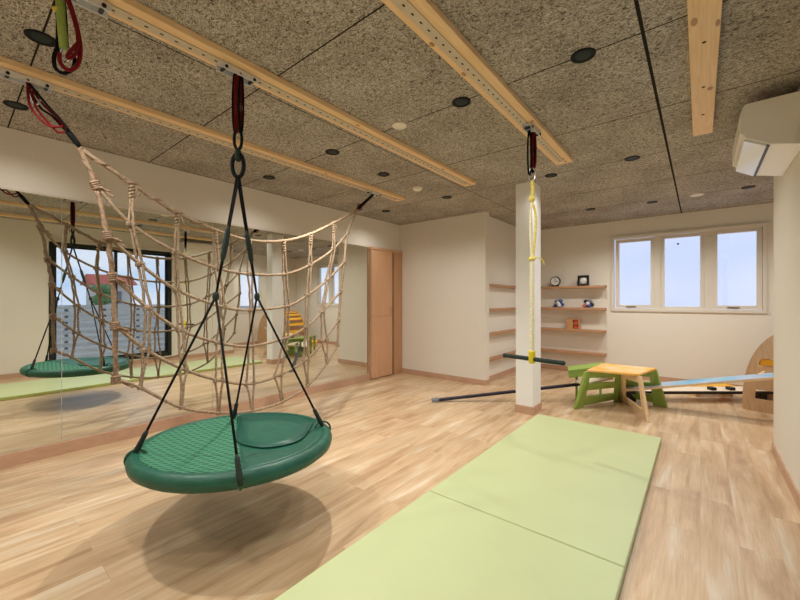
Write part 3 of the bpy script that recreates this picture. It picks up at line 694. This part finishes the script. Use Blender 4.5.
# near edge: a thick doubled rope
ed = smooth_path(N[0], 12)
MB().tube(ed, .013, 10).build('edge_rope', 'edgerope', cn, smooth=True)
MB().tube([p + Vector((.010*math.cos(i*.8), .010*math.sin(i*.8), 0)) for i, p in enumerate(ed)], .009, 8).build('edge_strand', 'edgerope', cn, smooth=True)
def wrap(p, d, ln, r, par, n=3, m='rope'):
    d = Vector(d).normalized(); pts = []; a = d.orthogonal().normalized(); b_ = d.cross(a)
    K = n*9
    for i in range(K+1):
        th = 2*math.pi*i/9; pts.append(Vector(p) + d*(ln*i/K) + (a*math.cos(th)+b_*math.sin(th))*r)
    return MB().tube(pts, .0075, 6).build('lashing', m, par, smooth=True)
for v in range(1, 9):
    col = N[v]
    if v == 8:
        o = MB().tube(smooth_path(col, 8), .0125, 8).build('edge_rope', 'rope', cn, smooth=True)
    else:
        gap = [.009, .014, .016, .017, .030, .003]
        if v < 3: gap = [.008, .011, .012, .013, .022, .003]
        gap = [q_*random.uniform(.8, 1.2) for q_ in gap]
        L_, R_ = [], []
        for r in range(5):
            for k in range(5):
                f = k/5; c = col[r].lerp(col[r+1], f); w0 = gap[r]*(1-f)+gap[r+1]*f - .004*math.sin(math.pi*f) + random.uniform(-.003, .003)
                L_.append(c + Vector((random.uniform(-.004, .004), -w0, 0))); R_.append(c + Vector((.006, w0, 0)))
        L_.append(col[5] + Vector((0, -.004, 0))); R_.append(col[5] + Vector((.004, .004, 0)))
        o = MB().tube(smooth_path(L_, 3), .0088, 8).build('vertical_rope', 'rope', cn, smooth=True)
        MB().tube(smooth_path(R_, 3), .0088, 8).build('vertical_rope', 'rope', cn, smooth=True)
    for r in range(6):
        d = (col[min(r+1, 5)]-col[max(r-1, 0)])
        if r == 0: wrap(col[0]+Vector((0, 0, .014)), (col[1]-col[0]), .11 if v < 8 else .03, .013, o, 5)
        elif v == 8: wrap(col[r]-d.normalized()*.014, d, .028, .014, o, 3)
        else:
            for sg in ((-1, 1) if r in (1, 2, 3, 4) else (0,)):
                wrap(col[r]+Vector((0, sg*gap[r], 0))-d.normalized()*.011, d, .022, .0105, o, 2)
        if v in (1, 2) and r in (0, 3) or (v == 7 and r == 0):
            strand([col[r], col[r]+Vector((.012, .02, -.03)), col[r]+Vector((.016, .035, -.075))], .005, 'tail', 'rope', o)
for r in range(1, 6):
    p = N[0][r]; d = N[0][r]-N[0][r-1]
    w_ = wrap(p-d.normalized()*.022, d, .048, .021, cn, 4, 'edgerope')
    for k in range(2):
        strand([p, p+Vector((.02, .03+.02*k, -.02-.02*k)), p+Vector((.03, .065+.02*k, -.035-.03*k))], .006, 'tail', 'edgerope', cn)
# near anchor: red and black cords to a black wrap
A = N[0][0]
wa, wb_ = nx(66, 129), nx(80, 147)
MB().tube([wa, wa.lerp(wb_, .3), wa.lerp(wb_, .75), wb_], [.013, .017, .016, .012], 10).build('anchor_sleeve', 'blackrope', cn, smooth=True)
for k, (pts, m) in enumerate((([(26, 92), (40, 105), (53, 115), (66, 129)], 'blackrope'), ([(28, 91), (43, 103), (57, 117), (67, 130)], 'redrope'), ([(27, 93), (36, 107), (47, 121), (58, 132), (67, 131)], 'redrope'),
                              ([(25, 93), (29, 104), (38, 118), (50, 127), (62, 127)], 'redrope'), ([(30, 90), (46, 106), (60, 121), (68, 131)], 'blackrope'))):
    q_ = [nx(*p) + Vector((.012*(k-2), 0, 0)) for p in pts]; q_[0] = pa + Vector((.008*(k-2), 0, -.004))
    strand(q_, .0062, 'sling', m, cn)
MB().tube(oval(nx(35, 96), .02, .045, Vector((0, 1, -.2))), .005, 8, closed=True).build('carabiner', 'chrome', cn, smooth=True)
# far anchor
Bp = nx(356.5, 210)
MB().tube([Bp, Bp.lerp(pb, .35), pb], [.014, .017, .014], 10).build('anchor_sleeve', 'blackrope', cn, smooth=True)
MB().tube(oval(Bp.lerp(pb, .18), .028, .030, Vector((0, 1, 0))), .007, 8, closed=True).build('carabiner', 'redrope', cn, smooth=True)

# ------------------------------------------------------------ trapeze bar on its yellow rope
pin4 = bracket(BX[2]+.022, 2.60, 'steel bracket under the ceiling beam holding the yellow rope trapeze bar')
tx, ty = pin4.x, pin4.y
tp = thing('trapeze_bar', (tx, ty, .78), 'dark trapeze bar hanging on a yellow rope in front of the pillar', 'swing')
def tz(py): return CAM_H + (300-py)*(-tx*math.sin(YAW)+ty*math.cos(YAW))/F_PX
for (dx, m, z0, z1) in ((-.018, 'blackrope', pin4.z+.008, tz(176)), (.016, 'redrope', pin4.z+.0, tz(168)), (.006, 'blackrope', pin4.z+.006, tz(173))):
    c = Vector((tx, ty, (z0+z1)/2)) + R3*dx
    MB().tube(oval(c, .014, abs(z0-z1)/2, R3 + Vector((0, .6, 0)), 20), .0065, 7, closed=True).build('sling', m, tp, smooth=True)
cara(MB(), (tx, ty, tz(175)), R3, .022, .050, .0065).build('carabiner', 'chrome', tp, smooth=True)
zk = tz(181); zk2 = tz(199); zk3 = tz(259); zb = tz(359)
strand([(tx, ty, zk+.0), (tx+.006, ty, (zk+zk2)/2), (tx, ty, zk2)], .014, 'spliced_rope', 'yellowrope', tp)
MB().ball((tx, ty, zk2), .022, 2, (1, 1, 1.2)).build('knot', 'yellowrope', tp, smooth=True)
a, b_ = Vector((tx, ty, zk2)), Vector((tx, ty, zk3))
strand([a, a.lerp(b_, .3)-R3*.010, a.lerp(b_, .7)-R3*.008, b_], .0095, 'doubled_rope', 'creamrope', tp)
strand([a, a.lerp(b_, .3)+R3*.026, a.lerp(b_, .65)+R3*.020, b_+R3*.006], .0085, 'doubled_rope', 'yellowrope', tp)
MB().ball(b_, .022, 2, (1.1, 1.1, .9)).build('knot', 'yellowrope', tp, smooth=True)
strand([b_, b_+R3*.04+Vector((0, 0, .01)), b_+R3*.075+Vector((0, 0, -.01)), b_+R3*.085+Vector((0, 0, -.04))], .005, 'tail', 'yellowrope', tp)
low = [Vector((tx, ty, zk3+(zb-zk3)*k/60)) for k in range(61)]
MB().tube(low, [.0145+.003*(k % 2) for k in range(61)], 10).build('braided_rope', 'creamrope', tp, smooth=True)
MB().tube([(tx, ty, zb+.06), (tx, ty, zb+.055), (tx, ty, zb-.022), (tx, ty, zb-.03)], [.018, .023, .023, .018], 14).build('tape_sleeve', 'yellowtape', tp, smooth=40)
bd = Vector((.98, -.20, 0)).normalized(); c = Vector((tx, ty, zb))
MB().tube([c-bd*.235, c-bd*.23, c+bd*.23, c+bd*.235], [.011, .0155, .0155, .011], 14).build('bar_grip', 'bar', tp, smooth=40)

# ------------------------------------------------------------ play furniture by the window
def ladder_panel(p0, p1, q0, q1, t, bars, wl=.075, arch=.05):
    """a lying trapezoid frame: feet p0-p1, top corners q0-q1, two legs and cross bars (fractions of height, height of bar)"""
    p0, p1, q0, q1 = map(Vector, (p0, p1, q0, q1)); n = (p1-p0).cross(q0-p0).normalized()*t
    mb = MB()
    def P(u, v): return p0.lerp(p1, u).lerp(q0.lerp(q1, u), v)
    wid0 = (p1-p0).length; fu = wl/wid0
    mb.prism([P(0, 0), P(fu*1.25, 0), P(fu, 1), P(0, 1)], n)
    mb.prism([P(1-fu*1.25, 0), P(1, 0), P(1, 1), P(1-fu, 1)], n)
    for (v0, v1) in bars:
        mb.prism([P(fu*1.1, v0), P(1-fu*1.1, v0), P(1-fu*1.1, v1), P(fu*1.1, v1)], n)
    return mb
TZ = .45
L_ = atZ(573, 408.5, 0); Fr = atZ(647, 422.5, 0); Rr = atZ(667, 408, 0); Cc = atZ(620, 399, 0)
tl, tf, tr, tb = atZ(587, 369.5, TZ), atZ(639, 374, TZ), atZ(656, 368, TZ), atZ(603, 363, TZ)
tc = (tl+tf+tr+tb)/4
g = thing('play_trestle', (tc.x, tc.y, 0), 'lime green and wood play trestle with an orange painted top beside the pillar', 'trestle')
MB().prism([tl-Vector((0, 0, .022)), tf-Vector((0, 0, .022)), tr-Vector((0, 0, .022)), tb-Vector((0, 0, .022))], (0, 0, .022)).build('top', 'orangetop', g, bevel=.004)
zt = Vector((0, 0, .023))
topC = tc + Vector((-.02, .12, 0))
tl2 = atZ(584, 371, TZ-.024)
ladder_panel(L_, Cc, tl2, atZ(620, 371.5, TZ-.024), .03, [(.08, .30), (.50, .68), (.84, 1)], .11).build('lime_side_frame', 'lime', g, bevel=.003)['label'] = 'lime green ladder side'
ladder_panel(Fr, Cc+Vector((.01, -.03, 0)), tf-zt, atZ(621, 373, TZ-.024), .03, [(.08, .22), (.84, 1)], .085).build('wooden_side_frame', 'ply', g, bevel=.003)['label'] = 'pale wooden ladder side'
ladder_panel(Rr, Cc+Vector((.02, .02, 0)), tr-zt, atZ(626, 369, TZ-.024), .03, [(.08, .30), (.50, .64), (.80, 1)], .11).build('lime_back_frame', 'lime', g, bevel=.003)
# lime step behind
sx0, sy0 = -1.20, 4.72
ls = thing('play_step', (-1.0, 4.95, 0), 'low lime green step standing behind the orange-topped trestle', 'step')
t0, t1 = atZ(568, 370.5, .40), atZ(604, 366, .40)
dirs = (t1-t0).normalized(); nrm = Vector((t0.x, t0.y, 0)).normalized()
Ts = Matrix.Translation((t0.x, t0.y, 0)) @ Matrix(((dirs.x, nrm.x, 0, 0), (dirs.y, nrm.y, 0, 0), (0, 0, 1, 0), (0, 0, 0, 1)))
wS = (t1-t0).length
MB().box((0, 0, .378), (wS, .30, .40), Ts).build('step_top', 'lime', ls, bevel=.003)
MB().box((.01, .01, .31), (wS-.01, .03, .377), Ts).build('apron', 'lime', ls)
for (u, v) in ((.13, .16), (wS-.06, .16), (.13, .25), (wS-.06, .25)):
    MB().box((u+(.05 if u < .1 else 0), v, 0), (u+.04+(.05 if u < .1 else 0), v+.03, .377), Ts).build('leg', 'lime', ls, bevel=.003)
# climbing arch
CY0, CY1, CX, CR, CHt = 5.40, 6.06, .985, .56, .93
ca = thing('climbing_arch', (CX, (CY0+CY1)/2, 0), 'plywood climbing arch with yellow rungs beyond the right wall', 'climbing frame')
def arch_pt(th, r=1.0): 
    c, s = math.cos(th), math.sin(th)
    return (CX + CR*r*math.copysign(abs(c)**.8, c), .02*0 + CHt*r*abs(s)**.8)
import itertools
def side_panel(y):
    bm = MB(); outer = [arch_pt(math.pi - math.pi*k/28) for k in range(29)]
    bm_pts = outer
    mb = MB()
    # solid panel built as strips with two slots cut near the rim
    zs = [0, .135, .235, .485, .575, CHt]
    def xs_at(z):
        s = min(1, (z/CHt))**(1/.8); c = math.sqrt(max(0, 1-s*s))**.8; return CX-CR*c, CX+CR*c
    zz = sorted(set([CHt*k/24 for k in range(25)] + zs))
    for za, zb_ in zip(zz, zz[1:]):
        l0, r0 = xs_at(za); l1, r1 = xs_at(zb_)
        za_m = (za+zb_)/2
        slot = None
        if .135 <= za_m <= .235: slot = (.10, .42)
        elif .485 <= za_m <= .575: slot = (.075, .30)
        def quad(a0, a1, b0, b1):
            if a1-a0 < 1e-4 and b1-b0 < 1e-4: return
            mb.prism([(a0, y, za), (a1+1e-4, y, za), (b1+1e-4, y, zb_), (b0, y, zb_)], (0, .022, 0))
        if slot:
            quad(l0, l0+slot[0], l1, l1+slot[0]); quad(l0+slot[1], r0, l1+slot[1], r1)
        else: quad(l0, r0, l1, r1)
    return mb
side_panel(CY0).build('side_panel', 'plyedge', ca); side_panel(CY1-.022).build('side_panel', 'plyedge', ca)
MB().box((CX-.44, CY0+.024, .50), (CX-.15, CY0+.05, .565)).build('rung', 'yellow', ca, bevel=.003)
for k in range(13):
    th = math.pi*(1 - (k+.5)/13*.98)
    x_, z_ = arch_pt(th, .955); x2, z2 = arch_pt(th-.05, .955)
    d = Vector((x2-x_, 0, z2-z_)).normalized(); nn = Vector((-d.z, 0, d.x))
    T = Matrix(((d.x, 0, nn.x, x_), (0, 1, 0, 0), (d.z, 0, nn.z, z_), (0, 0, 0, 1)))
    if z_ < .24: continue
    MB().box((-.032, CY0+.022, -.010), (.032, CY1-.022, .010), T).build('rung', 'yellow', ca, bevel=.003)
MB().tube([(.60, CY0+.05, .43), (.60, CY0-.30, .43)], .014, 12).build('peg', 'ply', ca, smooth=40)
ca.rotation_euler.z = -.25
# sky-blue board
p0 = atZ(618, 391, .17)
p0 = Vector((-.72, 4.98, .165)); p1 = Vector((.80, 5.22, .50))
d = (p1-p0).normalized(); w_ = Vector((-d.y, d.x, 0)).normalized(); up = d.cross(w_)
if up.z < 0: up = -up
T = Matrix(((d.x, w_.x, up.x, p0.x), (d.y, w_.y, up.y, p0.y), (d.z, w_.z, up.z, p0.z), (0, 0, 0, 1)))
bl = (p1-p0).length
sbd = thing('painted_board', p0, 'sky blue cloud-painted sloping board leaning from the trestle to the climbing arch', 'board')
MB().box((0, -.11, -.011), (bl, .11, .011), T).build('board', 'skyboard', sbd, bevel=.003)
MB().box((.0, -.113, -.013), (bl, -.110, .010), T).build('edge', 'ply', sbd)
# low balance plank
Tp = Matrix(((.777, -.63, 0, -.66), (.63, .777, 0, 5.0), (0, 0, 1, 0), (0, 0, 0, 1)))
bp_ = thing('balance_plank', (-.66, 5.0, .10), 'low pale balance plank with a black edge between the trestle and the climbing arch', 'balance beam')
MB().box((0, .008, .122), (1.75, .24, .140), Tp).build('board', 'cream', bp_, bevel=.002)
MB().box((0, 0, .105), (1.75, .010, .138), Tp).build('edge_strip', 'black', bp_)
for x in (.06, 1.60): MB().box((x, .05, 0), (x+.08, .20, .122), Tp).build('foot', 'black', bp_, bevel=.003)
for x in (1.01, 1.23): MB().box((x, .03, .140), (x+.06, .10, .175), Tp).build('clamp', 'black', bp_, bevel=.003)
yb = thing('yellow_plank', (.15, 5.95, 0), 'short yellow plank just behind the pale balance plank', 'board')
MB().box((1.02, .28, .105), (1.52, .46, .135), Tp).build('board', 'yellow', yb, bevel=.003)
for x in (1.04, 1.44): MB().box((x, .30, 0), (x+.06, .44, .105), Tp).build('foot', 'ply', yb)
# dark sloping bar on the left
b0, b1 = Vector((-2.42, 3.66, .018)), Vector((-1.075, 4.83, .20))
nb = thing('balance_bar', b0, 'long dark navy sloping bar resting on the floor behind the pillar', 'balance beam')
d = (b1-b0).normalized(); w_ = Vector((-d.y, d.x, 0)).normalized(); up = d.cross(w_); up = up if up.z > 0 else -up
T = Matrix(((d.x, w_.x, up.x, b0.x), (d.y, w_.y, up.y, b0.y), (d.z, w_.z, up.z, b0.z), (0, 0, 0, 1)))
MB().box((0, -.025, -.014), ((b1-b0).length, .025, .014), T).build('bar', 'navy', nb, bevel=.003)
MB().box((-.05, -.04, -.018), (.03, .04, .020), T).build('end_cap', 'greyp', nb, bevel=.003)
# cream shelf across the trestle
cb0, cb1 = atZ(584, 384.5, .25), atZ(613, 378.5, .30)
cbt = thing('ramp_board', cb0, 'short cream board sloping through the left side of the trestle', 'board')
d = (cb1-cb0).normalized(); w_ = Vector((-d.y, d.x, 0)).normalized(); up = d.cross(w_); up = up if up.z > 0 else -up
T = Matrix(((d.x, w_.x, up.x, cb0.x), (d.y, w_.y, up.y, cb0.y), (d.z, w_.z, up.z, cb0.z), (0, 0, 0, 1)))
MB().box((0, .0, -.01), ((cb1-cb0).length, .16, .01), T).build('board', 'cream', cbt, bevel=.002)

# ------------------------------------------------------------ outside, seen in the mirror through the terrace window
struct(MB().box((XR2+.15, -30, -.35), (80, 60, -.25)).build('ground', 'ground'))
struct(MB().box((XR+.12, -6, -.25), (2.6, YN-.12, -.08)).build('terrace', 'ground'))
fe = thing('slat_fence', (1.95, 2.2, -.08), 'pale horizontal slat fence outside the terrace window, seen in the mirror', 'fence')
s_ = MB(); z = .02
while z < 1.04: s_.box((1.95, -.5, z), (1.97, 3.9, z+.078)); z += .125
s_.build('slat_panel', 'fence', fe)
for y in (.3, 1.5, 2.7, 3.84): MB().box((1.971, y, -.08), (2.02, y+.05, 1.06)).build('post', 'greyp', fe)
hs = thing('house', (36, 9.9, 0), 'distant house with a red roof, seen in the mirror through the terrace window', 'building')
MB().box((34, 8.6, -.3), (38, 11.2, 2.6)).build('wall', 'house', hs)
MB().prism([(33.6, 8.2, 2.6), (38.4, 8.2, 2.6), (36, 8.2, 3.6)], (0, 3.4, 0)).build('roof', 'roof', hs)
MB().box((33.94, 9.3, .9), (34, 10.4, 2.0)).build('window', 'greyp', hs)
tr_ = thing('tree', (22, 6.5, -.3), 'green tree beyond the fence, seen in the mirror through the terrace window', 'tree')
MB().tube([(22, 6.5, -.3), (22, 6.5, 1.6)], .10, 8).build('trunk', 'bark', tr_)
cr = MB()
for k in range(14):
    cr.ball((22+random.uniform(-.4, .4), 6.5+random.uniform(-.5, .5), 1.35+random.uniform(-.4, .6)), random.uniform(.2, .36), 2)
cr.build('crown', 'leaf', tr_, smooth=True)
